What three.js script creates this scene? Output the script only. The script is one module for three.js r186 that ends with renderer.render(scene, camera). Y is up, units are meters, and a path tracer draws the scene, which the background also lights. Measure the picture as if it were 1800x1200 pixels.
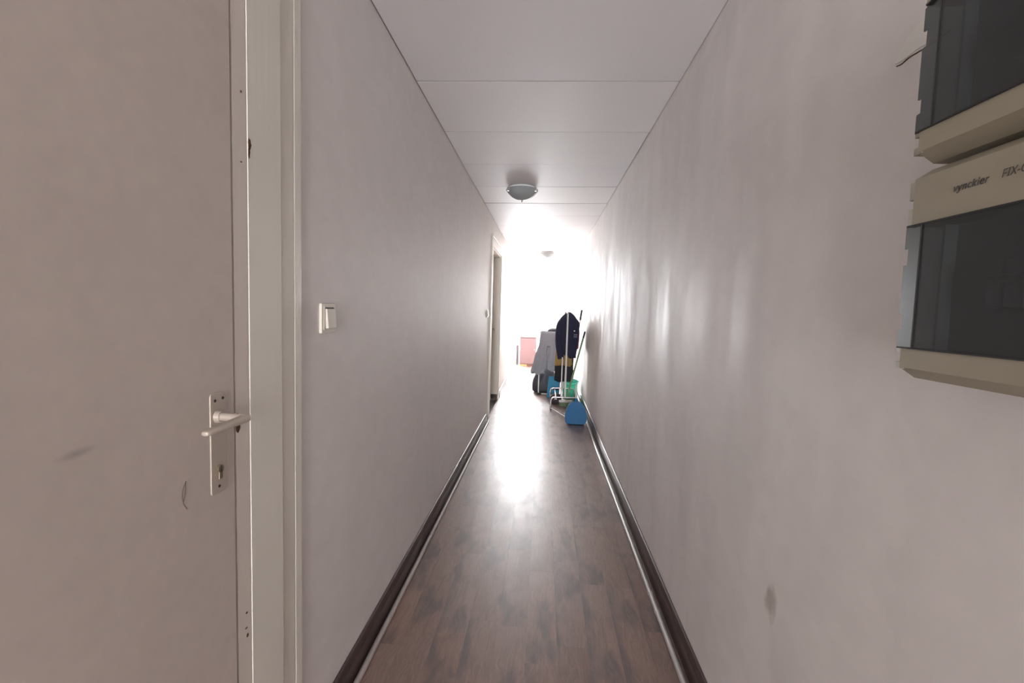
import * as THREE from 'three';
import { mergeGeometries, mergeVertices } from 'three/addons/utils/BufferGeometryUtils.js';
import { RoundedBoxGeometry } from 'three/addons/geometries/RoundedBoxGeometry.js';
import { ConvexGeometry } from 'three/addons/geometries/ConvexGeometry.js';
import { TextGeometry } from 'three/addons/geometries/TextGeometry.js';
import { FontLoader } from 'three/addons/loaders/FontLoader.js';
import { RectAreaLightUniformsLib } from 'three/addons/lights/RectAreaLightUniformsLib.js';

// ---------------------------------------------------------------- camera, sky, light, exposure
const scene = new THREE.Scene();
const camera = new THREE.PerspectiveCamera(2 * Math.atan(600 / 820) * 180 / Math.PI, 1.5, 0.02, 100);
camera.position.set(0, 1.361, 0);
camera.rotation.set(-0.0698, 0.0676, 0.029, 'YXZ');

const renderer = new THREE.WebGLRenderer();
renderer.toneMapping = THREE.LinearToneMapping;
renderer.toneMappingExposure = 26.5;
renderer.shadowMap.enabled = true;
RectAreaLightUniformsLib.init();

const SKY = [0.6, 0.606, 0.624];                       // bright overcast sky
scene.background = new THREE.Color().setRGB(...SKY);
// the daylight of the tall windows at the far end of the hall
const daylight = new THREE.RectAreaLight(new THREE.Color().setRGB(...SKY), 2.5, 1.74, 2.26);
daylight.position.set(-0.86, 1.22, -11.80);
daylight.lookAt(-0.86, 1.22, 0);
scene.add(daylight);
// added fill light behind the viewer, unseen, to brighten the near walls
const backFill = new THREE.RectAreaLight(new THREE.Color().setRGB(...SKY), 3.7, 0.80, 2.0);
backFill.position.set(-0.03, 1.16, 5.75);
backFill.lookAt(-0.03, 1.16, 0);
scene.add(backFill);

// ---------------------------------------------------------------- dimensions (metres; x right, y up, z towards the viewer)
const XL = -0.662, XR = 0.600, HC = 2.45;            // hall walls, ceiling
const ZB = 5.6, ZEND = -10.4, ZWIN = -11.7, ZOPEN = -8.47, XF = -2.05;

// ---------------------------------------------------------------- random numbers and noise
function rng(seed) { let s = seed >>> 0; return () => { s = (s + 0x6D2B79F5) | 0; let t = Math.imul(s ^ (s >>> 15), 1 | s); t = (t + Math.imul(t ^ (t >>> 7), 61 | t)) ^ t; return ((t ^ (t >>> 14)) >>> 0) / 4294967296; }; }
const hash = (x, y, s) => { let h = Math.imul(x, 374761393) ^ Math.imul(y, 668265263) ^ Math.imul(s, 1442695041); h = Math.imul(h ^ (h >>> 13), 1274126177); return ((h ^ (h >>> 16)) >>> 0) / 4294967296; };
function vnoise(x, y, px, py, s) {                    // value noise, period px, py
  const x0 = Math.floor(x), y0 = Math.floor(y), fx = x - x0, fy = y - y0, u = fx * fx * (3 - 2 * fx), v = fy * fy * (3 - 2 * fy);
  const w = (i, p) => ((i % p) + p) % p, a = hash(w(x0, px), w(y0, py), s), b = hash(w(x0 + 1, px), w(y0, py), s), c = hash(w(x0, px), w(y0 + 1, py), s), d = hash(w(x0 + 1, px), w(y0 + 1, py), s);
  return a + (b - a) * u + (c - a) * v + (a - b - c + d) * u * v;
}
function fbm(x, y, px, py, s, o = 4) { let t = 0, k = 0.5, n = 0; for (let i = 0; i < o; i++) { t += k * vnoise(x, y, px, py, s + i * 17); n += k; k *= 0.5; x *= 2; y *= 2; px *= 2; py *= 2; } return t / n; }
const clamp = (v, a = 0, b = 1) => Math.min(b, Math.max(a, v));
const sstep = (a, b, v) => { const t = clamp((v - a) / (b - a)); return t * t * (3 - 2 * t); };
function tex(w, h, fn, srgb, mx, my) {                // fn(u, v) gives [r, g, b]; one repeat spans mx by my metres
  const d = new Uint8Array(w * h * 4);
  for (let j = 0; j < h; j++) for (let i = 0; i < w; i++) {
    const c = fn(i / w, j / h), k = (j * w + i) * 4;
    d[k] = clamp(c[0]) * 255; d[k + 1] = clamp(c[1]) * 255; d[k + 2] = clamp(c[2]) * 255; d[k + 3] = 255;
  }
  const t = new THREE.DataTexture(d, w, h); t.magFilter = THREE.LinearFilter; t.minFilter = THREE.LinearMipmapLinearFilter; t.generateMipmaps = true;
  t.wrapS = t.wrapT = THREE.RepeatWrapping; if (srgb) t.colorSpace = THREE.SRGBColorSpace;
  t.repeat.set(1 / mx, 1 / my); t.needsUpdate = true; return t;
}
const gray = (v) => [v, v, v];

// ---------------------------------------------------------------- materials
const col = (r, g, b) => new THREE.Color().setRGB(r, g, b);
const std = (c, roughness = 0.6, extra = {}) => new THREE.MeshStandardMaterial({ color: col(...c), roughness, ...extra });
const phys = (c, roughness, extra) => new THREE.MeshPhysicalMaterial({ color: col(...c), roughness, ...extra });

// painted plaster, slightly uneven, with roller and brush patches
const plasterMap = (seed, patch) => tex(1024, 512, (u, v) => {
  const fine = fbm(u * 90, v * 60, 90, 60, seed, 3) - 0.5, broad = fbm(u * 6, v * 3, 6, 3, seed + 5, 4) - 0.5;
  const strokes = fbm(u * 44, v * 5, 44, 5, seed + 9, 3) - 0.5;
  let p = sstep(0.50, 0.56, fbm(u * 20 + 0.6 * fbm(u * 60, v * 30, 60, 30, seed + 3, 2), v * 5, 20, 5, seed + 21, 3)) - 0.4;
  const k = 0.93 + 0.03 * fine + 0.028 * broad + patch * (0.055 * strokes + 0.012 * p);
  return [k, k * (0.992 + 0.012 * broad), k * (0.985 + 0.01 * broad)];
}, true, 6.0, 2.6);
const plasterBump = tex(1024, 512, (u, v) => gray(0.5 + 0.35 * (fbm(u * 240, v * 120, 240, 120, 71, 3) - 0.5) + 0.9 * (fbm(u * 30, v * 12, 30, 12, 72, 4) - 0.5)), false, 3.0, 1.5);
const streakRough = tex(512, 512, (u, v) => gray(0.68 + 0.32 * (fbm(u * 30, v * 4, 30, 4, 31, 4) - 0.5) + 0.2 * (fbm(u * 8, v * 8, 8, 8, 37, 3) - 0.5)), false, 3.4, 2.6);
const M = {};
M.wallLeft = std([0.935, 0.90, 0.885], 0.56, { map: plasterMap(11, 0.25), bumpMap: plasterBump, bumpScale: 0.0003 });
M.wallRight = std([0.92, 0.88, 0.865], 0.95, { map: plasterMap(47, 1.0), bumpMap: plasterBump, bumpScale: 0.0007, roughnessMap: streakRough });
M.wallEnd = std([0.78, 0.76, 0.71], 0.7, { bumpMap: plasterBump, bumpScale: 0.001 });
M.ceilPanel = [0, 1, 2].map((i) => std([0.84 - 0.012 * i, 0.815 - 0.012 * i, 0.81 - 0.008 * i], 0.6, { bumpMap: plasterBump, bumpScale: 0.0006 }));
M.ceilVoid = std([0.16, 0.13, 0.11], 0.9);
M.door = std([0.68, 0.605, 0.55], 0.5);
M.casing = std([0.80, 0.76, 0.68], 0.42, { bumpMap: plasterBump, bumpScale: 0.0004 });
M.jamb = std([0.72, 0.655, 0.585], 0.5);
M.gapShade = std([0.05, 0.035, 0.025], 0.9);  // shade colour for the slit beside the near door leaf
M.chip = std([0.10, 0.055, 0.03], 0.9);
M.skirt = std([0.062, 0.036, 0.032], 0.33, { bumpMap: tex(512, 64, (u, v) => gray(fbm(u * 20, v * 30, 20, 30, 91, 3)), false, 1.0, 0.1), bumpScale: 0.0006 });
M.pipe = std([0.60, 0.585, 0.565], 0.34, { metalness: 0.35 });
M.strip = std([0.42, 0.375, 0.35], 0.4);
M.alu = std([0.52, 0.455, 0.385], 0.45, { metalness: 0.25 });
M.dark = std([0.015, 0.013, 0.012], 0.6);
M.brass = std([0.32, 0.27, 0.19], 0.4, { metalness: 0.8 });
M.cream = std([0.66, 0.60, 0.49], 0.45);
M.switch = std([0.74, 0.69, 0.60], 0.4);
M.boxBeige = std([0.335, 0.30, 0.222], 0.5);
M.boxInside = std([0.30, 0.29, 0.265], 0.8);
M.smoke = phys([0.30, 0.33, 0.34], 0.26, { transmission: 0.93, thickness: 0, ior: 1.5 });
M.breaker = std([0.10, 0.10, 0.105], 0.5);
M.ink = std([0.06, 0.05, 0.045], 0.7);
M.chrome = std([0.72, 0.72, 0.74], 0.22, { metalness: 0.9 });
M.white = std([0.82, 0.82, 0.82], 0.4);
M.winFrame = std([0.86, 0.86, 0.86], 0.4);
M.pane = phys([1, 1, 1], 0.0, { transmission: 1, thickness: 0, ior: 1.45 });
M.frost = phys([0.42, 0.44, 0.45], 0.22, { transmission: 0.3, thickness: 0 });
M.rubber = std([0.03, 0.03, 0.035], 0.7);
const weave = (mx) => tex(128, 128, (u, v) => gray(0.5 + 0.25 * Math.sin(u * 6.283 * 32) + 0.25 * Math.sin(v * 6.283 * 32)), false, mx, mx);
const cloth = (c) => std(c, 0.92, { bumpMap: clothBump, bumpScale: 0.0006 });
const clothBump = weave(0.08);
M.navy = cloth([0.024, 0.026, 0.055]);
M.black = cloth([0.03, 0.032, 0.04]);
M.greyCloth = cloth([0.37, 0.385, 0.42]);
M.mustard = cloth([0.42, 0.27, 0.09]);
M.red = cloth([0.42, 0.06, 0.09]);
M.pinkCloth = cloth([0.58, 0.22, 0.30]);
M.bagBlack = std([0.045, 0.045, 0.06], 0.45);
M.bundle = std([0.07, 0.045, 0.05], 0.6);
M.blue = std([0.025, 0.165, 0.37], 0.65);
M.cyan = std([0.03, 0.27, 0.46], 0.6);
M.teal = phys([0.28, 0.90, 0.76], 0.4, { transmission: 0.55, thickness: 0 });
M.greenPole = std([0.22, 0.34, 0.17], 0.4);
M.palePole = std([0.62, 0.66, 0.60], 0.4);
M.rose = std([0.25, 0.155, 0.165], 0.5);
M.orangeWood = std([0.62, 0.36, 0.16], 0.5);
M.darkWood = std([0.20, 0.10, 0.08], 0.5);
M.mat = std([0.13, 0.12, 0.12], 0.9);

// laminate: eight differently figured strips in one texture, 0.64 m by 0.128 m each
const woodMap = tex(1024, 1024, (u, v) => {
  const row = Math.floor(v * 8), w = v * 8 - row, r = hash(row, 3, 5), s = row * 31 + 7;
  const warp = fbm(u * 5, w * 3, 5, 99, s, 3) - 0.5;
  const grain = fbm(u * 10, w * 22 + warp * 10, 10, 9999, s + 1, 4) - 0.5;
  const fine = fbm(u * 46, w * 60, 46, 9999, s + 2, 2) - 0.5;
  const patch = fbm(u * 3, w * 1.6, 3, 99, s + 3, 3);
  const smoky = sstep(0.52, 0.78, patch), k = 0.92 + 0.24 * grain + 0.10 * fine + 0.08 * (r - 0.5);
  const a = [0.575, 0.472, 0.43], b = [0.45, 0.385, 0.37];
  return [0, 1, 2].map((i) => (a[i] + (b[i] - a[i]) * smoky * 1.1) * k);
}, true, 1, 1);
const woodBump = tex(512, 512, (u, v) => gray(0.5 + 0.8 * (fbm(u * 14, v * 120, 14, 120, 62, 4) - 0.5)), false, 1, 1);
const woodRough = tex(512, 512, (u, v) => gray(0.80 + 0.35 * (fbm(u * 8, v * 24, 8, 24, 66, 4) - 0.5)), false, 1, 1);
M.planks = [[1, 1, 1], [0.95, 0.92, 0.90], [1.0, 0.95, 0.90], [0.91, 0.89, 0.89]].map((c) => phys(c, 0.58, { clearcoat: 0.6, clearcoatRoughness: 0.4, map: woodMap, bumpMap: woodBump, bumpScale: 0.0003, roughnessMap: woodRough }));

// ---------------------------------------------------------------- shape helpers
function metreUV(g) {                                 // uv in metres from the face that each triangle points to
  if (g.index) g = g.toNonIndexed();
  const p = g.attributes.position, uv = new Float32Array(p.count * 2), a = new THREE.Vector3(), b = new THREE.Vector3(), c = new THREE.Vector3();
  for (let i = 0; i < p.count; i += 3) {
    a.fromBufferAttribute(p, i); b.fromBufferAttribute(p, i + 1); c.fromBufferAttribute(p, i + 2);
    const n = b.clone().sub(a).cross(c.clone().sub(a)), ax = Math.abs(n.x), ay = Math.abs(n.y), az = Math.abs(n.z);
    [a, b, c].forEach((q, k) => { const t = ax >= ay && ax >= az ? [q.z, q.y] : ay >= az ? [q.x, q.z] : [q.x, q.y]; uv[(i + k) * 2] = t[0]; uv[(i + k) * 2 + 1] = t[1]; });
  }
  g.setAttribute('uv', new THREE.BufferAttribute(uv, 2)); return g;
}
const plain = (g) => { g = g.index ? g.toNonIndexed() : g; for (const k of Object.keys(g.attributes)) if (!['position', 'normal', 'uv'].includes(k)) g.deleteAttribute(k); return g; };
const merge = (list) => list.length === 1 ? plain(list[0]) : mergeGeometries(list.map(plain));
const span = (x0, x1, y0, y1, z0, z1) => metreUV(new THREE.BoxGeometry(Math.abs(x1 - x0), Math.abs(y1 - y0), Math.abs(z1 - z0)).translate((x0 + x1) / 2, (y0 + y1) / 2, (z0 + z1) / 2));
const rspan = (x0, x1, y0, y1, z0, z1, r = 0.003, s = 2) => plain(new RoundedBoxGeometry(Math.abs(x1 - x0), Math.abs(y1 - y0), Math.abs(z1 - z0), s, r).translate((x0 + x1) / 2, (y0 + y1) / 2, (z0 + z1) / 2));
const V = (x, y, z) => new THREE.Vector3(x, y, z);
function rod(a, b, r0, r1 = r0, seg = 14) {           // a round bar from a to b
  const A = V(...a), B = V(...b), d = B.clone().sub(A), g = new THREE.CylinderGeometry(r1, r0, d.length(), seg);
  g.applyQuaternion(new THREE.Quaternion().setFromUnitVectors(V(0, 1, 0), d.normalize())); g.translate((A.x + B.x) / 2, (A.y + B.y) / 2, (A.z + B.z) / 2); return plain(g);
}
function tube(pts, r, seg = 40, rad = 10, closed = false, tension = 0.5) { return plain(new THREE.TubeGeometry(new THREE.CatmullRomCurve3(pts.map((p) => V(...p)), closed, 'catmullrom', tension), seg, r, rad, closed)); }
function bend(pts, r, rad = 0.03) {                   // a tube through pts with rounded corners
  const path = new THREE.CurvePath(); let last = V(...pts[0]);
  for (let i = 1; i < pts.length; i++) {
    const p = V(...pts[i]);
    if (i < pts.length - 1) {
      const q = V(...pts[i + 1]), a = p.clone().add(last.clone().sub(p).setLength(rad)), b = p.clone().add(q.clone().sub(p).setLength(rad));
      path.add(new THREE.LineCurve3(last, a)); path.add(new THREE.QuadraticBezierCurve3(a, p, b)); last = b;
    } else path.add(new THREE.LineCurve3(last, p));
  }
  return plain(new THREE.TubeGeometry(path, pts.length * 16, r, 10, false));
}
function loft(rings, seg = 56, seed = 1) {            // rings [y, x, z, rx, rz, fold] from bottom to top, closed at both ends
  const pos = [], uv = [], idx = [], n = rings.length, r = rng(seed), ph = [r() * 6.28, r() * 6.28, r() * 6.28, r() * 6.28];
  rings.forEach(([y, x, z, rx, rz, f = 0], j) => {
    for (let i = 0; i <= seg; i++) {
      const t = i / seg * Math.PI * 2, k = 1 + f * (Math.sin(7 * t + ph[0] + j * 0.22) + 0.6 * Math.sin(11 * t + ph[1] - j * 0.3) + 0.5 * Math.sin(4 * t + ph[2] + j * 0.5)) / 2;
      const c = Math.cos(t), s = Math.sin(t), e = 0.78;
      pos.push(x + Math.sign(c) * Math.abs(c) ** e * rx * k, y + f * 0.10 * Math.sin(3 * t + ph[3]), z + Math.sign(s) * Math.abs(s) ** e * rz * k); uv.push(i / seg * (rx + rz) * 3, y);
    }
  });
  for (let j = 0; j < n - 1; j++) for (let i = 0; i < seg; i++) { const a = j * (seg + 1) + i, b = a + seg + 1; idx.push(a, b, a + 1, b, b + 1, a + 1); }
  for (const [j, up] of [[0, 0], [n - 1, 1]]) {
    const c = pos.length / 3; pos.push(rings[j][1], rings[j][0], rings[j][2]); uv.push(0, 0);
    for (let i = 0; i < seg; i++) { const a = j * (seg + 1) + i; up ? idx.push(a, c, a + 1) : idx.push(a, a + 1, c); }
  }
  const g = new THREE.BufferGeometry(); g.setAttribute('position', new THREE.Float32BufferAttribute(pos, 3)); g.setAttribute('uv', new THREE.Float32BufferAttribute(uv, 2)); g.setIndex(idx); g.computeVertexNormals(); return plain(g);
}
function dense(rings, steps) {                        // smooth in-between rings
  const out = [], n = rings.length, cr = (a, b, c, d, t) => 0.5 * (2 * b + (c - a) * t + (2 * a - 5 * b + 4 * c - d) * t * t + (3 * b - a - 3 * c + d) * t ** 3);
  for (let j = 0; j < n - 1; j++) for (let s = 0; s < steps; s++) { const R = (i) => rings[clamp(i, 0, n - 1)], t = s / steps; out.push(R(j).map((_, k) => cr(R(j - 1)[k], R(j)[k], R(j + 1)[k], R(j + 2)[k], t))); }
  out.push(rings[n - 1]); return out;
}
const lathe = (pts, seg = 48) => plain(new THREE.LatheGeometry(pts.map(([r, y]) => new THREE.Vector2(r, y)), seg));

const taken = new Map();
const numbered = (n) => { const k = taken.get(n) ?? 0; taken.set(n, k + 1); return k ? n + '_' + String(k).padStart(3, '0') : n; };
const tag = (o, label, category, extra = {}) => { Object.assign(o.userData, { label, category, ...extra }); return o; };
function mesh(name, geos, mat, parent) {
  const m = new THREE.Mesh(Array.isArray(geos) ? merge(geos) : geos, mat); m.castShadow = m.receiveShadow = true;
  m.name = parent ? name : numbered(name); (parent ?? scene).add(m); return m;
}
function thing(name, label, category, [x, y, z] = [0, 0, 0], extra = {}) {
  const o = new THREE.Group(); o.name = numbered(name); o.position.set(x, y, z); scene.add(o); return tag(o, label, category, extra);
}
const S = { kind: 'structure' };

// ================================================================ THE HALL
// ---- left wall: pieces round the near door (z -0.13 .. -0.95) and the far doorway (z -5.72 .. -6.86)
const T = 0.14, D1 = [-0.99, -0.05], D2 = [-6.86, -5.72], H1 = 2.06, H2 = 2.12;
tag(mesh('wall_left', [
  span(XL - T, XL, 0, HC + 0.1, D1[1], ZB), span(XL - T, XL, H1, HC + 0.1, D1[0], D1[1]), span(XL - T, XL, 0, HC + 0.1, D2[1], D1[0]),
  span(XL - T, XL, H2, HC + 0.1, D2[0], D2[1]), span(XL - T, XL, 0, HC + 0.1, ZOPEN, D2[0]),
], M.wallLeft), 'pale painted left wall of the hall with the light switch', 'wall', S);
tag(mesh('wall_right', span(XR, XR + T, 0, HC + 0.1, ZWIN - 0.2, ZB), M.wallRight), 'pale right wall with streaky brush patches and electrical boxes', 'wall', S);
tag(mesh('wall_end', span(0.10, XR, 0, HC + 0.1, ZWIN - 0.2, ZEND), M.wallEnd), 'cream end wall to the right of the bright window', 'wall', S);
const E = { x0: -0.45, x1: 0.39, y0: 0.1, y1: 2.2 };
tag(mesh('wall_back', [span(XL - T, E.x0, 0, HC + 0.1, ZB, ZB + T), span(E.x1, XR + T, 0, HC + 0.1, ZB, ZB + T), span(E.x0, E.x1, 0, E.y0, ZB, ZB + T), span(E.x0, E.x1, E.y1, HC + 0.1, ZB, ZB + T)], M.wallLeft), 'plain wall closing the hall behind the viewer', 'wall', S);
const W = { x0: -1.73, x1: 0.02, y0: 0.08, y1: 2.36 };
tag(mesh('wall_window', [span(XF, W.x0, 0, HC + 0.1, ZWIN - 0.2, ZWIN), span(W.x1, 0.10, 0, HC + 0.1, ZWIN - 0.2, ZWIN), span(W.x0, W.x1, 0, W.y0, ZWIN - 0.2, ZWIN), span(W.x0, W.x1, W.y1, HC + 0.1, ZWIN - 0.2, ZWIN)], M.wallEnd), 'wall holding the tall bright window at the far end', 'wall', S);
tag(mesh('wall_far_left', [span(XF - T, XF, 0, HC + 0.1, ZWIN - 0.2, ZOPEN + T), span(XF, XL - T, 0, HC + 0.1, ZOPEN, ZOPEN + T)], M.wallEnd), 'side wall of the wider space before the window', 'wall', S);

{                                                     // brown stain low on the right wall
  const n = 128, d = new Uint8Array(n * n * 4);
  for (let j = 0; j < n; j++) for (let i = 0; i < n; i++) { const u = i / n - 0.5, v = j / n - 0.5, q = Math.hypot(u * 1.1, v) + 0.28 * (fbm(i / n * 5, j / n * 5, 5, 5, 88, 4) - 0.5), k = (j * n + i) * 4, g = 255 * 0.30 * sstep(0.36, 0.12, q); d[k] = d[k + 1] = d[k + 2] = g; d[k + 3] = 255; }
  const a = new THREE.DataTexture(d, n, n); a.magFilter = THREE.LinearFilter; a.needsUpdate = true;
  const w = scene.getObjectByName('wall_right'), g = new THREE.PlaneGeometry(0.10, 0.17).rotateY(-Math.PI / 2).translate(XR - 0.0006, 0.635, -1.185);
  mesh('stain', g, std([0.42, 0.33, 0.25], 0.9, { transparent: true, alphaMap: a }), w);
}

// ---- ceiling: a dark void board with wide panels laid across, joints slightly out of square
{
  const c = new THREE.Group(); c.name = 'ceiling'; scene.add(c); tag(c, 'white ceiling of wide panels laid across the hall', 'ceiling', S);
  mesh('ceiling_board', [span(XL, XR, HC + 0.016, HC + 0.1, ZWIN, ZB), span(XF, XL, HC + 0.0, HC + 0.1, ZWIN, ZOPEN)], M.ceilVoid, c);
  mesh('ceiling_edge', span(XF, XL, HC - 0.012, HC, ZWIN, ZOPEN), M.ceilPanel[0], c);
  const r = rng(5);
  for (let k = -12; k < 14; k++) {
    const zl0 = 2.311 + 0.650 * k, zr0 = 2.321 + 0.634 * k, zl1 = zl0 + 0.650, zr1 = zr0 + 0.634;
    const last = k === 13, b0 = Math.min(-zl0, ZB), b1 = Math.max(last ? ZWIN : -zl1, ZWIN);
    const g0 = 0.0018 + 0.0018 * r(), dl = 0.003 * (r() - 0.5), dr = 0.003 * (r() - 0.5), li = 0.002 + 0.003 * r(), ri = 0.002 + 0.003 * r();
    const P = [];
    for (const [y, e] of [[HC + 0.014, 0], [HC + 0.001, 0], [HC, 0.001]])
      P.push(V(XL + li + e, y + dl, b0 - g0 - e), V(XR - ri - e, y + dr, Math.min(-zr0, ZB) - g0 - e), V(XL + li + e, y + dl, b1 + g0 + e), V(XR - ri - e, y + dr, (last ? ZWIN : -zr1) + g0 + e));
    const g = metreUV(new ConvexGeometry(P)), pn = g.attributes.normal, face = [], edge = [];     // painted face, edges coloured dark to paint shade into the joints
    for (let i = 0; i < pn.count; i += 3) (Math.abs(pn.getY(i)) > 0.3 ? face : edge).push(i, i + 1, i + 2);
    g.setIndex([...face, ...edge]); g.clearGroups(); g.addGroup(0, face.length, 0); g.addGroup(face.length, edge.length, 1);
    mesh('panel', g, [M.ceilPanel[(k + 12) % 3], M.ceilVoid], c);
  }
}

// ---- floor: laminate strips running down the hall
{
  const f = new THREE.Group(); f.name = 'floor'; scene.add(f); tag(f, 'brown glossy laminate floor running down the hall', 'floor', S);
  mesh('subfloor', [span(XL - T, XR + T, -0.12, -0.010, ZWIN, ZB), span(XF, XL - T, -0.12, -0.010, ZWIN, ZOPEN + T)], M.dark, f);
  const PW = 0.1262, PL = 0.64, variants = [];
  const make = (L, row, off) => {
    const g = new THREE.BoxGeometry(PW - 0.0003, 0.010, L - 0.0003), p = g.attributes.position, uv = g.attributes.uv;
    for (let i = 0; i < p.count; i++) uv.setXY(i, (p.getZ(i) + L / 2) / PL * 0.96 + off, (row + 0.04 + 0.92 * (p.getX(i) / PW + 0.5)) / 8);
    return g;
  };
  for (let v = 0; v < 16; v++) variants.push(make(PL, v % 8, v < 8 ? 0 : 0.47));
  mesh('plank_field', span(XL, XR, -0.010, -0.0002, 0.6, ZB), M.planks[0], f);
  const r = rng(77);
  for (let i = -11; i < 10; i++) {
    const x = XL + (i + 0.5) * PW, zNear = i < 0 ? ZOPEN : 0.6;
    let z = zNear, first = PL * (0.25 + 0.75 * r());
    while (z > ZWIN + 0.005) {
      const L = Math.min(first, z - ZWIN); first = PL;
      const g = Math.abs(L - PL) < 1e-6 ? variants[Math.floor(r() * 16)] : make(L, Math.floor(r() * 8), r());
      const m = mesh('plank', g, M.planks[[0, 0, 1, 2, 2, 3][Math.floor(r() * 6)]], f); m.position.set(x, -0.005, z - L / 2); z -= L;
    }
  }
}

// ---- skirting boards
function skirtProfile(x, dir, z0, z1) {               // a board with a rounded top bead along z
  const s = new THREE.Shape(); s.moveTo(0, 0); s.lineTo(0.020, 0); s.lineTo(0.020, 0.078); s.lineTo(0.017, 0.084); s.lineTo(0.015, 0.088); s.quadraticCurveTo(0.012, 0.101, 0.004, 0.103); s.lineTo(0, 0.103); s.closePath();
  const g = new THREE.ExtrudeGeometry(s, { depth: z1 - z0, bevelEnabled: false }); g.translate(0, 0, z0);
  if (dir < 0) { g.scale(-1, 1, 1); const gi = plain(g), p = gi.attributes.position; for (let i = 0; i < p.count; i += 3) for (const a of ['position', 'normal', 'uv']) { const A = gi.attributes[a], n = A.itemSize; for (let k = 0; k < n; k++) { const t = A.array[(i + 1) * n + k]; A.array[(i + 1) * n + k] = A.array[(i + 2) * n + k]; A.array[(i + 2) * n + k] = t; } } gi.computeVertexNormals(); gi.translate(x, 0, 0); return metreUV(gi); }
  g.translate(x, 0, 0); return metreUV(g);
}
tag(mesh('baseboard_left', [skirtProfile(XL, 1, -5.47, -1.226), skirtProfile(XL, 1, ZOPEN, -7.0)], M.skirt), 'dark brown skirting board along the left wall', 'skirting', S);
tag(mesh('baseboard_right', skirtProfile(XR, -1, ZEND, ZB), M.skirt), 'dark brown glossy skirting board along the right wall', 'skirting', S);

// ---- pale floor strip (left) and metal pipe (right)
{
  const t = thing('trim_1', 'pale thin trim strip on the floor beside the left skirting', 'trim', [0, 0, 0], S);
  for (const [a, b] of [[-1.235, -2.629], [-2.634, -5.46]]) mesh('strip_length', rod([XL + 0.036, 0.011, a], [XL + 0.036, 0.011, b], 0.011, 0.011, 18), M.strip, t);
  const p = thing('heating_pipe', 'thin silvery pipe lying along the right skirting', 'pipe');
  mesh('pipe_length', rod([XR - 0.046, 0.0125, ZB - 0.01], [XR - 0.046, 0.0125, ZEND + 0.02], 0.011, 0.011, 20), M.pipe, p);
  for (const z of [-2.07, -2.21, -4.9, -7.6]) mesh('coupling', rod([XR - 0.046, 0.0125, z - 0.011], [XR - 0.046, 0.0125, z + 0.011], 0.0125, 0.0125, 20), M.pipe, p);
}

// ---- the far window: three tall casements
{
  const w = thing('window_1', 'tall blown-out white casement window at the far end', 'window', [0, 0, ZWIN - 0.08], S);
  const F = 0.035; mesh('window_frame', [span(W.x0, W.x0 + F, W.y0, W.y1, -0.04, 0.04), span(W.x1 - F, W.x1, W.y0, W.y1, -0.04, 0.04), span(W.x0 + F, W.x1 - F, W.y0, W.y0 + F, -0.04, 0.04), span(W.x0 + F, W.x1 - F, W.y1 - F, W.y1, -0.04, 0.04)], M.winFrame, w);
  const n = 3, cw = (W.x1 - W.x0 - 2 * F) / n;
  for (let i = 0; i < n; i++) {
    const a = W.x0 + F + i * cw + 0.002, b = a + cw - 0.004, y0 = W.y0 + F + 0.002, y1 = W.y1 - F - 0.002, s = 0.04;
    const sash = mesh('sash', [span(a, a + s, y0, y1, -0.025, 0.03), span(b - s, b, y0, y1, -0.025, 0.03), span(a + s, b - s, y0, y0 + 0.06, -0.025, 0.03), span(a + s, b - s, y1 - s, y1, -0.025, 0.03)], M.winFrame, w);
    mesh('pane', new THREE.PlaneGeometry(b - a - 2 * s, y1 - y0 - s - 0.06).translate((a + b) / 2, (y0 + y1 + 0.02) / 2, 0), M.pane, sash);
    if (i < 2) mesh('handle', [rspan(b - 0.03, b - 0.01, 1.0, 1.06, 0.03, 0.04, 0.003), rspan(b - 0.026, b - 0.014, 0.93, 1.03, 0.045, 0.055, 0.003)], M.chrome, sash);
  }
}

// ---- unseen glazed door added behind the viewer to carry the fill light
{
  const w = thing('door_3', 'added glazed door behind the viewer, unseen, for the fill light', 'door', [0, 0, ZB + 0.07], S), F = 0.07;
  mesh('door_frame', [span(E.x0, E.x0 + F, E.y0, E.y1, -0.03, 0.03), span(E.x1 - F, E.x1, E.y0, E.y1, -0.03, 0.03), span(E.x0 + F, E.x1 - F, E.y0, E.y0 + 0.12, -0.03, 0.03), span(E.x0 + F, E.x1 - F, E.y1 - F, E.y1, -0.03, 0.03)], M.winFrame, w);
  mesh('pane', new THREE.PlaneGeometry(E.x1 - E.x0 - 2 * F, E.y1 - E.y0 - F - 0.12).translate((E.x0 + E.x1) / 2, (E.y0 + E.y1 + 0.05) / 2, 0), M.pane, w);
}

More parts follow.
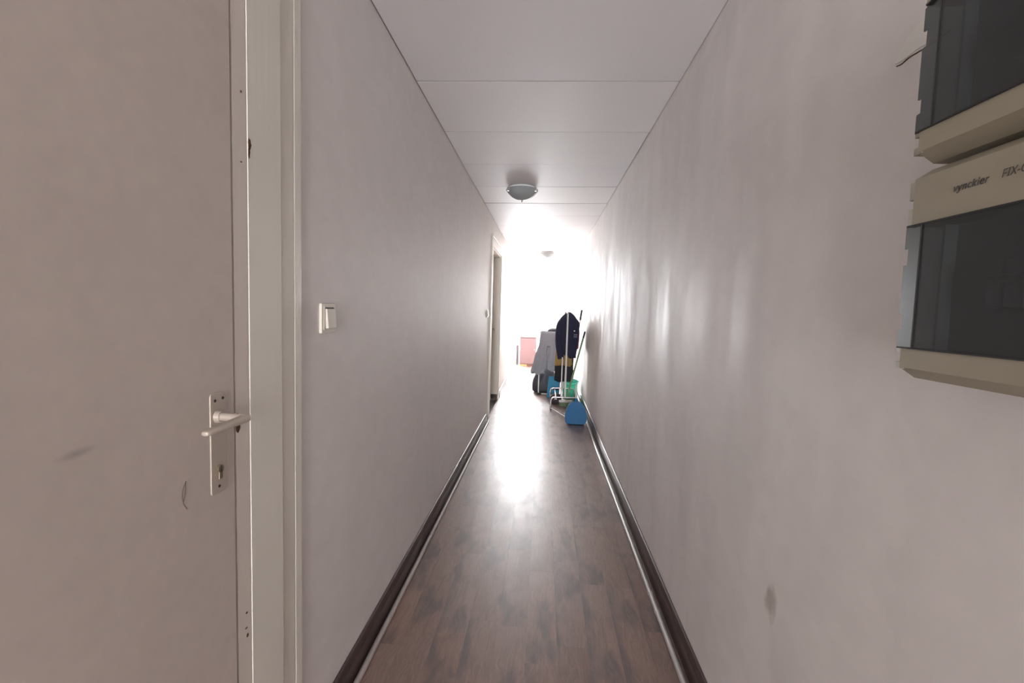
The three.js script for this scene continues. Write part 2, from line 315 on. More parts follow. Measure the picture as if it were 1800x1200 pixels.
// ---- near door on the left
{
  const d = thing('door_1', 'plain beige flush door at the left with a worn lever handle', 'door', [XL, 0, 0], S);
  const L0 = -0.935, L1 = -0.09;                       // leaf from latch side to hinge side
  const leafTex = tex(512, 1024, (u, v) => {
    const z = L0 + u * (L1 - L0), y = v * 2.0, n = fbm(u * 40, v * 90, 40, 90, 8, 3) - 0.5, b = fbm(u * 5, v * 11, 5, 11, 12, 4) - 0.5;
    let k = 0.93 + 0.03 * n + 0.05 * b;
    const smear = sstep(0.018, 0.0, Math.hypot((z + 0.602) * 0.5 + (y - 1.139) * 0.5, (y - 1.139) * 1.9 - 0.003 * n)) * 0.13; k -= smear;
    return [k, k * 0.995, k * 0.99];
  }, true, 1, 1);
  const leaf = new THREE.BoxGeometry(0.04, 2.0, L1 - L0).translate(-0.009, 1.008, (L0 + L1) / 2), uv = leaf.attributes.uv, lp = leaf.attributes.position;
  for (let i = 0; i < lp.count; i++) uv.setXY(i, (lp.getZ(i) - L0) / (L1 - L0), lp.getY(i) / 2.0);
  const dm = M.door.clone(); dm.map = leafTex; const lf = mesh('leaf', leaf, dm, d);
  const scrib = [[[-0.800, 1.026], [-0.793, 1.016], [-0.790, 1.003], [-0.793, 0.985], [-0.801, 0.972]], [[-0.793, 0.990], [-0.797, 1.004], [-0.799, 1.026]]];
  for (const s of scrib) mesh('pen_mark', tube(s.map(([z, y]) => [0.0112, y, z]), 0.00045, 24, 6), M.ink, lf);
  mesh('gap_shade_board', span(-0.06, -0.05, 0, 2.05, -1.0, -0.04), M.gapShade, d);      // dark board that paints the shade in the gap beside the leaf
  // frame strip beside the leaf, broad casing, stepped moulding and bead
  const jz0 = -0.9885, jz1 = -0.9435;
  mesh('frame_strip', [rspan(-0.05, 0.0098, 0, 2.05, jz0, jz1, 0.0008), rspan(-0.05, 0.011, 2.014, 2.05, jz1, -0.045, 0.003), rspan(-0.05, 0.011, 0, 2.05, -0.086, -0.045, 0.003)], M.jamb, d);
  mesh('casing', [rspan(-0.03, 0.0115, 0, 2.19, -1.118, -0.9905, 0.0012, 2), rspan(-0.03, 0.0115, 2.052, 2.19, -0.995, 0.09, 0.003, 3), rspan(-0.03, 0.0115, 0, 2.19, -0.042, 0.09, 0.006, 3)], M.casing, d);
  mesh('moulding', [rspan(-0.01, 0.006, 0, 2.26, -1.186, -1.127, 0.003), rspan(-0.01, 0.006, 2.193, 2.26, -1.127, 0.15, 0.003)], M.casing, d);
  mesh('bead', [rspan(-0.01, 0.0068, 0, 2.292, -1.223, -1.1875, 0.003, 3), rspan(-0.01, 0.0068, 2.262, 2.292, -1.189, 0.15, 0.005, 3)], M.casing, d);
  // chipped paint on the frame
  const chips = [[-0.9965, 1.70, 0.0055, 0.013], [-0.9945, 1.683, 0.003, 0.012], [-0.9465, 1.105, 0.006, 0.014], [-0.949, 1.088, 0.007, 0.010], [-0.972, 1.80, 0.0022, 0.0022], [-0.97, 1.655, 0.0022, 0.0018], [-0.972, 0.655, 0.003, 0.0025], [-0.974, 0.60, 0.003, 0.004], [-0.97, 0.62, 0.004, 0.0016]];
  const r = rng(3);
  for (const [z, y, a, b] of chips) {
    const s = new THREE.Shape(); for (let i = 0; i < 12; i++) { const t = i / 12 * 6.283, k = 0.75 + 0.5 * r(); s[i ? 'lineTo' : 'moveTo'](Math.cos(t) * a * k, Math.sin(t) * b * k); } s.closePath();
    const g = new THREE.ExtrudeGeometry(s, { depth: 0.0012, bevelEnabled: false }); g.rotateY(Math.PI / 2); g.translate(z > -0.9895 ? 0.0094 : 0.0111, y, z); mesh('paint_chip', plain(g), M.chip, d);
  }
  // long plate, lever, lock cylinder, screws
  const pz = -0.886, face = 0.011;
  const ps = new THREE.Shape(); const pw = 0.0215, ph = 0.1015, pr = 0.006;
  ps.moveTo(-pw + pr, -ph); ps.lineTo(pw - pr, -ph); ps.quadraticCurveTo(pw, -ph, pw, -ph + pr); ps.lineTo(pw, ph - pr); ps.quadraticCurveTo(pw, ph, pw - pr, ph); ps.lineTo(-pw + pr, ph); ps.quadraticCurveTo(-pw, ph, -pw, ph - pr); ps.lineTo(-pw, -ph + pr); ps.quadraticCurveTo(-pw, -ph, -pw + pr, -ph);
  const pg = new THREE.ExtrudeGeometry(ps, { depth: 0.001, bevelEnabled: true, bevelSize: 0.0016, bevelThickness: 0.0012, bevelSegments: 2 }); pg.rotateY(Math.PI / 2); pg.translate(face, 1.073, pz);
  const plate = mesh('handle_plate', plain(pg), M.alu, d), px = face + 0.0022;
  for (const [z, y] of [[0.010, 0.088], [-0.0125, 0.090], [0.001, -0.089]]) mesh('screw', rod([px - 0.001, 1.073 + y, pz + z], [px + 0.0006, 1.073 + y, pz + z], 0.0031), M.dark, plate);
  mesh('lock_cylinder', [rod([px, 1.020, pz], [px + 0.004, 1.020, pz], 0.0078, 0.0078, 20), rspan(px, px + 0.004, 0.999, 1.018, pz - 0.0052, pz + 0.0052, 0.0015)], M.brass, plate);
  mesh('keyhole', rspan(px + 0.003, px + 0.0046, 1.014, 1.027, pz - 0.001, pz + 0.001, 0.0004), M.dark, plate);
  const hy = 1.128, hz = pz + 0.004;
  const lever = mesh('lever', [rod([px, hy, hz], [px + 0.010, hy, hz], 0.0125, 0.011, 24), rod([px + 0.008, hy, hz], [px + 0.058, hy, hz], 0.0085, 0.0075, 20)], M.alu, d);
  const grip = loft(dense([[0, 0, 0, 0.004, 0.003], [0.006, 0, 0, 0.0085, 0.0075], [0.03, 0, 0, 0.0095, 0.0075], [0.07, 0, 0, 0.0095, 0.0065], [0.106, 0, 0, 0.0085, 0.0055], [0.112, 0, 0, 0.003, 0.002]], 6), 24);
  grip.rotateX(Math.PI / 2); grip.rotateX(0.06); grip.rotateY(-0.10); grip.translate(px + 0.060, hy, hz - 0.010); mesh('grip', grip, M.alu, lever);
}

// ---- doorway far down the left wall, its leaf set back in the reveal
{
  const d = thing('door_2', 'doorway with pale casing far down the left wall', 'door', [XL, 0, 0], S);
  mesh('leaf', rspan(-0.13, -0.095, 0.008, H2 - 0.02, D2[0] + 0.025, D2[1] - 0.025, 0.003), M.door, d);
  mesh('frame', [span(-T, -0.001, 0, H2 - 0.001, D2[1] - 0.022, D2[1] - 0.001), span(-T, -0.001, 0, H2 - 0.001, D2[0] + 0.001, D2[0] + 0.022), span(-T, -0.001, H2 - 0.022, H2 - 0.001, D2[0] + 0.022, D2[1] - 0.022)], M.casing, d);
  mesh('casing', [rspan(-0.001, 0.018, 0, H2 + 0.10, D2[1], D2[1] + 0.10, 0.004), rspan(-0.001, 0.018, 0, H2 + 0.10, D2[0] - 0.10, D2[0], 0.004), rspan(-0.001, 0.018, H2, H2 + 0.10, D2[0], D2[1], 0.004), rspan(-0.001, 0.026, H2 + 0.10, H2 + 0.13, D2[0] - 0.12, D2[1] + 0.12, 0.004)], M.casing, d);
  mesh('plinth_block', rspan(-T + 0.01, 0.0, 0, 0.09, D2[0] + 0.022, D2[0] + 0.034, 0.002), M.skirt, d);
  mesh('handle', [rspan(-0.095, -0.092, 0.95, 1.15, D2[0] + 0.07, D2[0] + 0.11, 0.001), rod([-0.092, 1.06, D2[0] + 0.09], [-0.05, 1.06, D2[0] + 0.09], 0.008), rod([-0.05, 1.06, D2[0] + 0.085], [-0.05, 1.055, D2[0] + 0.2], 0.008)], M.alu, d);
}

// ================================================================ THINGS ON THE WALLS AND CEILING
function makeSwitch(label, z, y) {
  const t = thing('light_switch', label, 'light switch', [XL, y, z]);
  mesh('wall_plate', rspan(0, 0.010, -0.045, 0.045, -0.0445, 0.0445, 0.004, 3), M.switch, t);
  mesh('switch_frame', [span(0.0095, 0.0115, -0.034, 0.036, 0.030, 0.0325), span(0.0095, 0.0115, 0.034, 0.036, -0.033, 0.030)], M.switch, t);
  const g = rspan(0, 0.009, -0.031, 0.028, -0.033, 0.021, 0.002); g.rotateZ(0.07); g.translate(0.0085, 0, 0);
  mesh('rocker', g, M.switch, t);
  mesh('rocker_gap', span(0.0096, 0.0108, 0.029, 0.0325, -0.033, 0.021), M.dark, t);
  return t;
}
makeSwitch('square cream rocker switch on left wall beside the near door casing', -1.3745, 1.3165);
makeSwitch('tiny pale switch beside the far doorway on the left wall', -5.36, 1.30);

function makeLamp(label, x, z) {
  const t = thing('ceiling_lamp', label, 'ceiling lamp', [x, HC - 0.001, z], { group: 'round ceiling lamps of the hall' });
  mesh('ceiling_plate', lathe([[0, 0], [0.118, 0], [0.122, -0.004], [0.122, -0.018], [0.116, -0.024], [0, -0.024]]), M.white, t);
  mesh('glass_bowl', lathe([[0.120, -0.019], [0.138, -0.021], [0.143, -0.025], [0.143, -0.031], [0.136, -0.040], [0.118, -0.062], [0.094, -0.083], [0.062, -0.101], [0.028, -0.112], [0, -0.116]]), M.frost, t);
  for (let k = 0; k < 3; k++) { const a = k * 2.094 + 0.52, c = Math.cos(a), s = Math.sin(a); const g = rspan(0.126, 0.150, -0.050, -0.018, -0.007, 0.007, 0.003); g.rotateY(-a); mesh('clip', g, M.chrome, t); }
  mesh('finial', lathe([[0, -0.112], [0.012, -0.113], [0.010, -0.120], [0.006, -0.124], [0.007, -0.129], [0, -0.133]], 20), M.chrome, t);
  return t;
}
makeLamp('round frosted ceiling lamp nearer the viewer, larger in view', -0.236, -4.26);
makeLamp('round frosted ceiling lamp farther down, before the bright window', 0.01, -8.9);

// ---- electrical distribution boxes on the right wall
const font = await new FontLoader().loadAsync('fonts/droid/droid_sans_bold.typeface.json');
const fontR = await new FontLoader().loadAsync('fonts/droid/droid_sans_regular.typeface.json');
function makeBox(label, y0, printed) {                // y0: underside; parts face -x
  const t = thing('electrical_box', label, 'electrical box', [XR, y0, 0], { group: 'electrical boxes on the right wall' });
  const XFR = -0.120, z0 = -0.672, z1 = -0.362, H = printed ? 0.275 : 0.262, ly0 = 0.040, ly1 = 0.202, e = 0.031;
  // back tray with side walls
  mesh('back_tray', [span(-0.006, 0, 0.012, H - 0.012, z0 + 0.018, z1 - 0.012), span(-0.086, -0.006, 0.012, 0.016, z0 + 0.018, z1 - 0.012), span(-0.086, -0.006, H - 0.016, H - 0.012, z0 + 0.018, z1 - 0.012), span(-0.086, -0.006, 0.016, H - 0.016, z0 + 0.018, z0 + 0.022), span(-0.086, -0.006, 0.016, H - 0.016, z1 - 0.016, z1 - 0.012)], M.boxInside, t);
  // top and bottom covers: slabs with bevelled outer and end edges
  const cover = (a, b, outer, ze) => {
    const P = [], bev = 0.022, ya = outer < 0 ? a + 0.014 : a, yb = outer > 0 ? b - 0.014 : b;
    P.push(V(XFR, ya, ze + 0.002), V(XFR, yb, ze + 0.002), V(XFR, ya, z1 - 0.012), V(XFR, yb, z1 - 0.012));
    P.push(V(XFR + bev, a, ze), V(XFR + bev, b, ze), V(XFR + bev, a, z1), V(XFR + bev, b, z1), V(-0.075, a, ze), V(-0.075, b, ze), V(-0.075, a, z1), V(-0.075, b, z1));
    return metreUV(new ConvexGeometry(P));
  };
  // the end edge of each cover is cut back where the clips sit
  const tab = (ya, yb) => { const P = []; for (const y of [ya, yb]) P.push(V(XFR + 0.0005, y, z0 + 0.0165), V(XFR + 0.003, y, z0), V(-0.075, y, z0), V(-0.075, y, z0 + 0.0165)); return metreUV(new ConvexGeometry(P)); };
  mesh('upper_cover', cover(ly1, H, 1, z0 + 0.009), M.boxBeige, t); mesh('cover_tab', tab(ly1, ly1 + 0.022), M.boxBeige, t); mesh('cover_tab', tab(ly1 + 0.034, H - 0.016), M.boxBeige, t);
  mesh('lower_cover', cover(0, ly0, -1, z0 + 0.009), M.boxBeige, t); mesh('cover_tab', tab(ly0 - 0.005, ly0), M.boxBeige, t); mesh('cover_tab', tab(0.012, ly0 - 0.019), M.boxBeige, t);
  // smoked lid: flat front, tilted end flange with notches
  const lid = mesh('smoked_lid', rspan(XFR - 0.002, XFR + 0.001, ly0 + 0.001, ly1 - 0.001, z0 + e, z1 - 0.012, 0.001), M.smoke, t);
  const s = new THREE.Shape(), lh = ly1 - ly0 - 0.002, w = 0.034, n = 0.0078, at = [0.155, 0.275, 0.685, 0.82];
  s.moveTo(0, 0); s.lineTo(w, 0); s.lineTo(w, lh * at[0]); s.lineTo(w - n, lh * at[0]); s.lineTo(w - n, lh * at[1]); s.lineTo(w, lh * at[1]); s.lineTo(w, lh * at[2]); s.lineTo(w - n, lh * at[2]); s.lineTo(w - n, lh * at[3]); s.lineTo(w, lh * at[3]); s.lineTo(w, lh); s.lineTo(0, lh); s.closePath();
  const fg = new THREE.ExtrudeGeometry(s, { depth: 0.0025, bevelEnabled: false }); fg.rotateY(Math.PI / 2 - 0.15); fg.translate(XFR - 0.0015, ly0 + 0.001, z0 + e + 0.0005); mesh('lid_flange', plain(fg), M.smoke, lid);
  mesh('lid_seam', span(XFR - 0.0026, XFR + 0.001, ly0 + 0.001, ly1 - 0.001, z0 + e - 0.0006, z0 + e + 0.0008), M.dark, lid);
  mesh('lid_edge', span(XFR - 0.0024, XFR + 0.002, ly1 - 0.0022, ly1, z0 + 0.006, z1 - 0.012), M.dark, lid);
  mesh('lid_edge', span(XFR - 0.0024, XFR + 0.002, ly0 - 0.0004, ly0 + 0.0014, z0 + 0.006, z1 - 0.012), M.dark, lid);
  // breakers on a rail behind the lid
  mesh('rail_cover', [span(-0.070, -0.066, 0.04, 0.090, z0 + 0.022, z1 - 0.016), span(-0.070, -0.066, 0.152, 0.206, z0 + 0.022, z1 - 0.016), span(-0.070, -0.066, 0.090, 0.152, z0 + 0.022, z0 + 0.08)], M.boxInside, t);
  for (let k = 0; k < 9; k++) {
    const bz = z0 + 0.090 + k * 0.0215; if (bz > z1 - 0.04) break; if (k === 3) continue;
    const b = mesh('breaker', [rspan(-0.082, -0.010, 0.094, 0.150, bz - 0.0085, bz + 0.0085, 0.002)], M.breaker, t);
    mesh('toggle', rspan(-0.094, -0.080, 0.122, 0.132, bz - 0.006, bz + 0.006, 0.002), M.rubber, b);
  }
  if (printed) {
    const word = (txt, f, size, z, y, slant) => { const g = new TextGeometry(txt, { font: f, size, depth: 0.0003, curveSegments: 4, bevelEnabled: false }); g.applyMatrix4(new THREE.Matrix4().makeShear(0, 0, slant, 0, 0, 0)); g.rotateY(-Math.PI / 2); g.translate(XFR - 0.0001, y, z); return plain(g); };
    tag(mesh('printed_name', word('vynckier', font, 0.0078, -0.6015, 0.2305, 0.25), M.ink, t), 'dark slanted lettering vynckier'); 
    tag(mesh('printed_type', word('FIX-O', fontR, 0.0085, -0.5425, 0.2310, 0.2), M.ink, t), 'dark lettering FIX-O');
    for (const p of t.children) delete p.userData.category;
  }
  return t;
}
makeBox('beige electrical box with smoked lid and printed name, the lower one', 1.284, true);
makeBox('beige electrical box with smoked lid at the top right corner', 1.5665, false);

// ---- torn plaster beside the upper box: a lifted flake over a dark crack
{
  const t = thing('torn_plaster', 'torn plaster flake over a dark crack beside the upper electrical box', 'torn plaster', [XR, 1.802, -0.855]);
  mesh('crack', tube([[-0.0004, 0.001, -0.036], [-0.0006, -0.001, -0.024], [-0.0006, 0.0012, -0.008], [-0.0006, 0.0, 0.010], [-0.0004, -0.0015, 0.034], [-0.0004, -0.0005, 0.075]], 0.0011, 40, 6), M.chip, t);
  const s = new THREE.Shape(); [[-0.040, 0.004], [-0.020, 0.002], [0.005, 0.004], [0.03, 0.002], [0.06, 0.003], [0.064, 0.030], [0.040, 0.042], [0.012, 0.047], [-0.012, 0.037], [-0.03, 0.022]].forEach(([x, y], i) => s[i ? 'lineTo' : 'moveTo'](x, y)); s.closePath();
  const g = new THREE.ExtrudeGeometry(s, { depth: 0.0008, bevelEnabled: false }); g.rotateY(-Math.PI / 2); g.translate(-0.0002, 0.002, 0); mesh('plaster_flake', plain(g), M.wallEnd, t);
}

// ================================================================ THE CLUTTER DOWN THE HALL
// ---- garment rack on castors
const RX = 0.312, RF = -6.26, RR = -7.0;
{
  const t = thing('garment_rack', 'white and chrome garment rack on castors against the right wall', 'garment rack', [RX, 0, 0]);
  for (const z of [RF, RR]) {
    mesh('foot_bow', bend([[-0.185, 0.055, z], [-0.180, 0.190, z], [0.170, 0.190, z], [0.180, 0.055, z]], 0.0105, 0.05), M.chrome, t);
    for (const s of [-1, 1]) {
      const c = mesh('castor', [rod([s * 0.184 - 0.008, 0.022, z], [s * 0.184 + 0.008, 0.022, z], 0.0215, 0.0215, 20)], M.rubber, t);
      mesh('castor_fork', [rspan(s * 0.184 - 0.013, s * 0.184 - 0.009, 0.018, 0.058, z - 0.010, z + 0.010, 0.0015), rspan(s * 0.184 + 0.009, s * 0.184 + 0.013, 0.018, 0.058, z - 0.010, z + 0.010, 0.0015), rspan(s * 0.184 - 0.013, s * 0.184 + 0.013, 0.050, 0.058, z - 0.010, z + 0.010, 0.0015)], M.rubber, c);
    }
    mesh('post', rod([0, 0.185, z], [0, 1.325, z], 0.013, 0.011, 18), M.white, t);
    mesh('post_cap', new THREE.SphereGeometry(0.014, 16, 12).translate(0, 1.33, z), M.chrome, t);
  }
  mesh('stay', rod([-0.052, 0.190, RF - 0.03], [-0.050, 0.73, RF - 0.03], 0.008, 0.008, 14), M.white, t);
  mesh('floor_bar', rod([-0.184, 0.040, RF + 0.012], [0.02, 0.012, RF + 0.46], 0.009, 0.009, 14), M.chrome, t);
  mesh('rail', rod([0, 1.305, RF], [0, 1.305, RR], 0.010, 0.010, 16), M.chrome, t);
  mesh('lower_rail', rod([-0.12, 0.190, RF], [-0.12, 0.190, RR], 0.008, 0.008, 14), M.chrome, t);
}
// garments hanging on it, front to back
{
  const t = thing('jacket', 'dark navy jacket with small white print hanging on the rack', 'jacket', [0.325, 0, -6.45]);
  mesh('body', loft(dense([[0.755, 0.012, 0.01, 0.105, 0.10, 0.09], [0.80, 0.005, 0, 0.118, 0.125, 0.08], [0.90, 0, 0, 0.130, 0.13, 0.06], [1.02, -0.002, 0, 0.138, 0.132, 0.05], [1.13, 0, 0, 0.136, 0.13, 0.05], [1.22, 0.004, 0, 0.122, 0.12, 0.04], [1.285, 0.008, 0, 0.085, 0.10, 0.03], [1.328, 0.008, 0, 0.034, 0.075, 0.02], [1.340, 0.008, 0, 0.012, 0.05, 0]], 4), 72, 4), M.navy, t);
  mesh('sleeve', loft(dense([[0.70, -0.085, 0.055, 0.038, 0.042, 0.10], [0.74, -0.088, 0.06, 0.045, 0.05, 0.08], [0.90, -0.112, 0.06, 0.050, 0.055, 0.08], [1.08, -0.112, 0.045, 0.052, 0.058, 0.06], [1.20, -0.085, 0.02, 0.050, 0.055, 0.04], [1.28, -0.04, 0.0, 0.03, 0.04, 0]], 4), 40, 8), M.navy, t);
  mesh('sleeve', loft(dense([[0.72, 0.068, 0.06, 0.050, 0.045, 0.10], [0.80, 0.072, 0.07, 0.055, 0.05, 0.08], [0.95, 0.098, 0.065, 0.050, 0.055, 0.08], [1.08, 0.104, 0.05, 0.050, 0.058, 0.06], [1.20, 0.118, 0.02, 0.038, 0.055, 0.04], [1.28, 0.06, 0.0, 0.03, 0.04, 0]], 4), 40, 9), M.navy, t);
  const r = mesh('chest_print', [rspan(0.078, 0.094, 1.078, 1.096, 0.108, 0.124, 0.002)], M.white, t); r.userData.label = 'small white chest logo';
  for (let k = 0; k < 3; k++) mesh('print_line', rspan(0.078, 0.125, 1.038 - k * 0.018, 1.043 - k * 0.018, 0.108, 0.122, 0.001), std([0.45, 0.45, 0.5], 0.8), t);
}
tag(mesh('mustard_garment', loft(dense([[0.575, 0.295, -6.68, 0.115, 0.050, 0.12], [0.64, 0.295, -6.68, 0.118, 0.055, 0.10], [0.80, 0.30, -6.68, 0.110, 0.055, 0.08], [1.0, 0.305, -6.68, 0.10, 0.05, 0.06], [1.22, 0.312, -6.68, 0.06, 0.04, 0.02], [1.318, 0.312, -6.68, 0.012, 0.02, 0]], 4), 64, 14), M.mustard), 'mustard yellow garment hanging below the navy jacket', 'clothes');
tag(mesh('black_garment', loft(dense([[0.33, 0.31, -6.81, 0.125, 0.050, 0.12], [0.45, 0.31, -6.81, 0.130, 0.055, 0.10], [0.70, 0.31, -6.81, 0.125, 0.055, 0.08], [1.0, 0.312, -6.81, 0.10, 0.05, 0.06], [1.22, 0.312, -6.81, 0.06, 0.04, 0.02], [1.318, 0.312, -6.81, 0.012, 0.02, 0]], 4), 64, 19), M.black), 'long black garment hanging lowest on the rack', 'clothes');
tag(mesh('red_garment', loft(dense([[0.80, 0.44, -6.925, 0.075, 0.035, 0.1], [0.95, 0.432, -6.925, 0.092, 0.042, 0.08], [1.1, 0.42, -6.925, 0.10, 0.04, 0.06], [1.22, 0.37, -6.925, 0.08, 0.035, 0.03], [1.318, 0.312, -6.925, 0.012, 0.02, 0]], 4), 48, 24), M.red), 'dark red garment showing behind the navy jacket', 'clothes');

// ---- clothes airer and what hangs on it
{
  const t = thing('clothes_airer', 'white folding clothes airer behind the garment rack', 'clothes airer', [0.20, 0, -7.72]);
  const w = 0.27, dz = 0.30;
  mesh('top_frame', bend([[-w, 1.0, dz], [-w, 1.0, -dz], [w, 1.0, -dz], [w, 1.0, dz], [-w + 0.001, 1.0, dz]], 0.008, 0.03), M.white, t);
  for (let k = 0; k < 6; k++) mesh('drying_bar', rod([-w, 1.0, -dz + 0.08 + k * 0.088], [w, 1.0, -dz + 0.08 + k * 0.088], 0.004), M.white, t);
  mesh('leg_frame', bend([[-w + 0.012, 0.99, -dz + 0.06], [-w + 0.012, 0.02, dz], [w - 0.012, 0.02, dz], [w - 0.012, 0.99, -dz + 0.06]], 0.009, 0.03), M.white, t);
  mesh('leg_frame', bend([[-w + 0.03, 0.99, dz - 0.06], [-w + 0.03, 0.02, -dz], [w - 0.03, 0.02, -dz], [w - 0.03, 0.99, dz - 0.06]], 0.009, 0.03), M.white, t);
  for (const [x, z] of [[-w + 0.03, dz], [w - 0.03, dz], [-w + 0.05, -dz], [w - 0.05, -dz]]) mesh('foot_cap', rspan(x - 0.03, x + 0.03, 0.0, 0.034, z - 0.015, z + 0.015, 0.006), M.rubber, t);
}
{
  const t = thing('trousers', 'light grey trousers draped over the white clothes airer', 'trousers', [0, 0, -7.375]);
  mesh('waist', loft(dense([[0.80, 0.075, 0, 0.135, 0.040, 0.18], [0.90, 0.08, 0, 0.130, 0.040, 0.10], [0.985, 0.082, -0.01, 0.126, 0.032, 0.02], [1.010, 0.082, -0.035, 0.124, 0.030, 0.01], [1.022, 0.082, -0.05, 0.110, 0.02, 0]], 4), 64, 31), M.greyCloth, t);
  mesh('trouser_leg', loft(dense([[0.36, -0.075, 0.02, 0.100, 0.050, 0.22], [0.42, -0.070, 0.02, 0.098, 0.05, 0.22], [0.60, -0.035, 0.01, 0.085, 0.048, 0.20], [0.78, 0.0, 0, 0.074, 0.044, 0.16], [0.90, 0.025, 0, 0.068, 0.038, 0.02]], 5), 56, 33), M.greyCloth, t);
  mesh('trouser_leg', loft(dense([[0.41, 0.118, 0.005, 0.080, 0.045, 0.22], [0.47, 0.118, 0.005, 0.080, 0.046, 0.22], [0.62, 0.124, 0.005, 0.078, 0.046, 0.20], [0.78, 0.132, 0, 0.076, 0.044, 0.16], [0.90, 0.138, 0, 0.07, 0.038, 0.02]], 5), 56, 36), M.greyCloth, t);
}
tag(mesh('folded_cloth', loft(dense([[1.008, 0.24, -7.68, 0.17, 0.16, 0.03], [1.02, 0.24, -7.68, 0.18, 0.17, 0.04], [1.04, 0.25, -7.68, 0.17, 0.16, 0.04], [1.055, 0.26, -7.68, 0.13, 0.12, 0.03]], 3), 56, 41), M.black), 'dark folded cloth lying on top of the airer', 'cloth');
{
  const t = thing('black_bag', 'slumped shiny black bag on the floor under the airer', 'bag', [0.04, 0, -7.72]);
  mesh('bag_body', loft(dense([[0.0, 0, 0, 0.17, 0.12, 0.03], [0.03, 0, 0, 0.195, 0.145, 0.05], [0.14, -0.005, 0, 0.205, 0.15, 0.07], [0.24, 0.005, 0, 0.18, 0.13, 0.09], [0.34, 0.02, 0, 0.13, 0.10, 0.14], [0.385, 0.03, 0, 0.05, 0.04, 0.10]], 5), 72, 44), M.bagBlack, t);
  mesh('bag_handle', tube([[-0.04, 0.32, 0.03], [-0.02, 0.38, 0.05], [0.06, 0.39, 0.05], [0.09, 0.31, 0.03]], 0.008, 24), M.bagBlack, t);
}
{
  const t = thing('blue_storage_box', 'flat turquoise blue box leaning before the black bag', 'box', [0.165, 0, -7.13]);
  t.rotation.set(-0.16, 0, -0.08);
  const g = rspan(-0.092, 0.092, 0.004, 0.335, -0.035, 0.035, 0.008, 3); mesh('box_shell', g, M.cyan, t);
  mesh('hand_hole', rspan(-0.005, 0.075, 0.135, 0.185, 0.030, 0.0365, 0.003), M.dark, t);
  mesh('box_lid', rspan(-0.095, 0.095, 0.325, 0.34, -0.038, 0.038, 0.005), M.cyan, t);
}
{
  const t = thing('dark_bundle', 'small dark bundle with a white patch inside the rack feet', 'bundle', [0.205, 0, -6.80]);
  mesh('bundle_body', loft(dense([[0.0, 0, 0, 0.070, 0.075, 0.03], [0.02, 0, 0, 0.084, 0.09, 0.05], [0.08, 0, 0, 0.086, 0.09, 0.06], [0.12, 0.005, 0, 0.068, 0.07, 0.08], [0.14, 0.005, 0, 0.03, 0.03, 0.05]], 4), 48, 51), M.bundle, t);
  mesh('white_patch', rspan(-0.018, 0.014, 0.066, 0.092, 0.078, 0.093, 0.003), M.white, t);
}
// ---- teal bucket with a mop in it
{
  const t = thing('bucket', 'translucent teal plastic bucket against the right wall', 'bucket', [0.428, 0, -7.24]);
  mesh('bucket_wall', lathe([[0, 0.004], [0.095, 0.004], [0.099, 0.010], [0.128, 0.272], [0.124, 0.272], [0.095, 0.014], [0, 0.010]], 56), M.teal, t);
  mesh('rim', lathe([[0.127, 0.262], [0.136, 0.264], [0.137, 0.280], [0.131, 0.284], [0.125, 0.280], [0.127, 0.262]], 56), std([0.05, 0.34, 0.30], 0.4), t);
  mesh('bail_handle', tube(Array.from({ length: 13 }, (_, i) => { const a = Math.PI * i / 12; return [0.139 * Math.cos(a), 0.27 - 0.05 * Math.sin(a), 0.139 * Math.sin(a)]; }), 0.0025, 40, 8), M.dark, t);
}
{
  const t = thing('mop', 'mop with dark hand grip standing in the teal bucket', 'mop', [0, 0, -7.24]);
  const a = [0.400, 0.07, 0], b = [0.572, 1.375, 0], P = (k) => a.map((v, i) => v + (b[i] - v) * k);
  mesh('shaft', rod(a, P(0.89), 0.011, 0.011), std([0.74, 0.56, 0.54], 0.4), t);
  mesh('grip', rod(P(0.88), b, 0.016, 0.015), M.rubber, t);
  mesh('mop_head', loft(dense([[0.012, 0.405, 0, 0.075, 0.07, 0.2], [0.04, 0.402, 0, 0.07, 0.065, 0.2], [0.09, 0.401, 0, 0.04, 0.04, 0.12], [0.13, 0.406, 0, 0.018, 0.018, 0]], 3), 48, 61), M.white, t);
}
// ---- green-handled broom leaning on the wall
{
  const t = thing('broom', 'broom with a long green handle leaning on the right wall', 'broom', [0, 0, -6.58]);
  const a = [0.345, 0.085, 0], b = [0.575, 1.075, 0], P = (k) => a.map((v, i) => v + (b[i] - v) * k);
  mesh('handle', rod(a, P(0.91), 0.0135, 0.0135), M.greenPole, t);
  mesh('grip', rod(P(0.90), b, 0.0135, 0.012), M.rubber, t);
  const head = mesh('broom_head', rspan(0.245, 0.435, 0.062, 0.092, -0.022, 0.022, 0.008, 3), M.white, t);
  const tufts = []; const r = rng(12); for (let i = 0; i < 60; i++) { const x = 0.255 + 0.17 * (i % 20) / 19, z = -0.014 + 0.014 * Math.floor(i / 20); tufts.push(rod([x, 0.064, z], [x + 0.008 * (r() - 0.5), 0.001, z + 0.012 * (r() - 0.5)], 0.003, 0.0035, 6)); }
  mesh('bristles', tufts, M.greenPole, head);
}
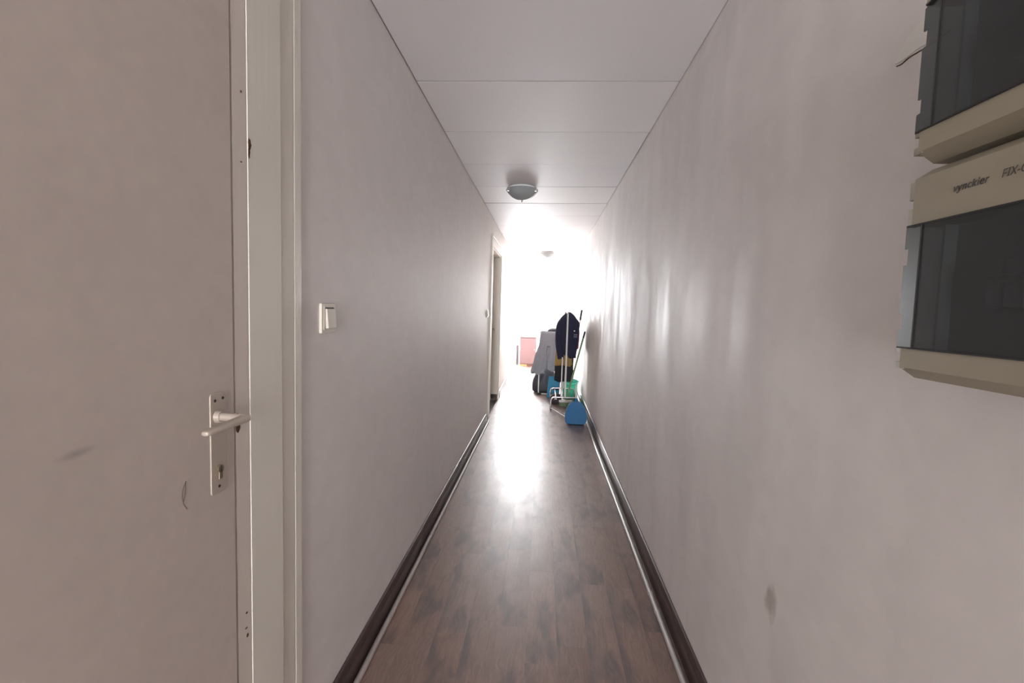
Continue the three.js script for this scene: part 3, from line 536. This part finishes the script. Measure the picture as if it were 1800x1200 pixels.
// ---- blue dustpan standing in front
{
  const t = thing('dustpan', 'blue hooded dustpan standing at the front of the clutter', 'dustpan', [0.415, 0, -5.56]);
  const outline = (k, y0) => { const s = new THREE.Shape(); s.moveTo(-0.092 * k, y0); s.quadraticCurveTo(0, y0 - 0.004, 0.092 * k, y0); s.quadraticCurveTo(0.130 * k, y0 + 0.008, 0.128 * k, 0.08); s.quadraticCurveTo(0.118 * k, 0.185 * k, 0.072 * k, 0.235 * k); s.quadraticCurveTo(0.05 * k, 0.262 * k, 0, 0.263 * k); s.quadraticCurveTo(-0.05 * k, 0.262 * k, -0.072 * k, 0.235 * k); s.quadraticCurveTo(-0.118 * k, 0.185 * k, -0.126 * k, 0.08); s.quadraticCurveTo(-0.130 * k, y0 + 0.008, -0.092 * k, y0); return s; };
  const front = plain(new THREE.ExtrudeGeometry(outline(1, 0), { depth: 0.006, bevelEnabled: true, bevelSize: 0.004, bevelThickness: 0.006, bevelSegments: 4, curveSegments: 16 })); 
  const ring = outline(1, 0), inner = outline(0.96, 0.008); ring.holes.push(new THREE.Path(inner.getPoints(16)));
  const side = plain(new THREE.ExtrudeGeometry(ring, { depth: 0.06, bevelEnabled: false, curveSegments: 16 })).translate(0, 0, -0.06);
  const g = merge([front, side]); g.translate(0, 0.004, 0); g.rotateX(-0.12); g.translate(0, 0.008, 0.02); mesh('pan', g, M.blue, t);
  const lip = rspan(-0.02, 0.02, 0.05, 0.058, 0.020, 0.028, 0.002); mesh('moulded_mark', lip, std([0.09, 0.17, 0.30], 0.5), t);
  mesh('socket', rod([0.0, 0.25, -0.03], [0.0, 0.31, -0.04], 0.022, 0.016, 18), M.blue, t);
  mesh('handle', rod([0.0, 0.29, -0.038], [0.0, 0.475, -0.07], 0.0125, 0.0125, 16), M.palePole, t);
}
// ---- by the window
{
  const t = thing('cabinet', 'small dusty pink cabinet standing before the bright window', 'cabinet', [-0.365, 0, -11.32]);
  mesh('body', rspan(-0.195, 0.195, 0.045, 0.69, -0.2, 0.185, 0.006), M.rose, t);
  const d = mesh('door', rspan(-0.188, 0.188, 0.06, 0.66, 0.187, 0.205, 0.004), M.rose, t); mesh('knob', new THREE.SphereGeometry(0.012, 16, 12).translate(0.15, 0.4, 0.215), M.chrome, d);
  mesh('top', rspan(-0.20, 0.20, 0.69, 0.705, -0.205, 0.21, 0.004), M.rose, t);
  mesh('plinth', rspan(-0.19, -0.02, 0, 0.045, -0.18, 0.19, 0.003), M.orangeWood, t); mesh('plinth', rspan(-0.02, 0.19, 0, 0.045, -0.18, 0.19, 0.003), M.darkWood, t);
}
tag(mesh('pink_cloth', loft(dense([[0.716, -0.27, -11.3, 0.10, 0.10, 0.05], [0.73, -0.27, -11.3, 0.105, 0.10, 0.10], [0.78, -0.27, -11.3, 0.09, 0.08, 0.12], [0.83, -0.255, -11.3, 0.05, 0.05, 0.15], [0.85, -0.25, -11.3, 0.015, 0.02, 0]], 4), 48, 71), M.pinkCloth), 'crumpled pink cloth on top of the pink cabinet', 'cloth');
{
  const sp = []; for (let i = 0; i <= 60; i++) { const a = i / 60 * 18, r = 0.008 + 0.0016 * a; sp.push([r * Math.cos(a), r * Math.sin(a)]); }
  const s = new THREE.Shape(); sp.forEach(([x, y], i) => s[i ? 'lineTo' : 'moveTo'](x, y)); for (let i = 60; i >= 0; i--) { const a = i / 60 * 18, r = 0.0055 + 0.0016 * a; s.lineTo(r * Math.cos(a), r * Math.sin(a)); } s.closePath();
  const g = new THREE.ExtrudeGeometry(s, { depth: 0.48, bevelEnabled: false }); g.rotateX(-Math.PI / 2); g.translate(-0.628, 0, -11.35);
  tag(mesh('rolled_mat', plain(g), M.mat), 'dark grey rolled mat standing left of the pink cabinet', 'mat');
}
tag(mesh('hanging_cord', tube([[-0.13, 2.44, -11.2], [-0.125, 2.1, -11.2], [-0.11, 1.75, -11.2], [-0.06, 1.45, -11.2], [0.0, 1.2, -11.2], [0.06, 1.06, -11.2], [0.11, 1.02, -11.2], [0.15, 1.08, -11.2]], 0.007, 60, 8), std([0.2, 0.18, 0.18], 0.7)), 'thin pale cord hanging from the ceiling before the window', 'cord');

renderer.render(scene, camera);
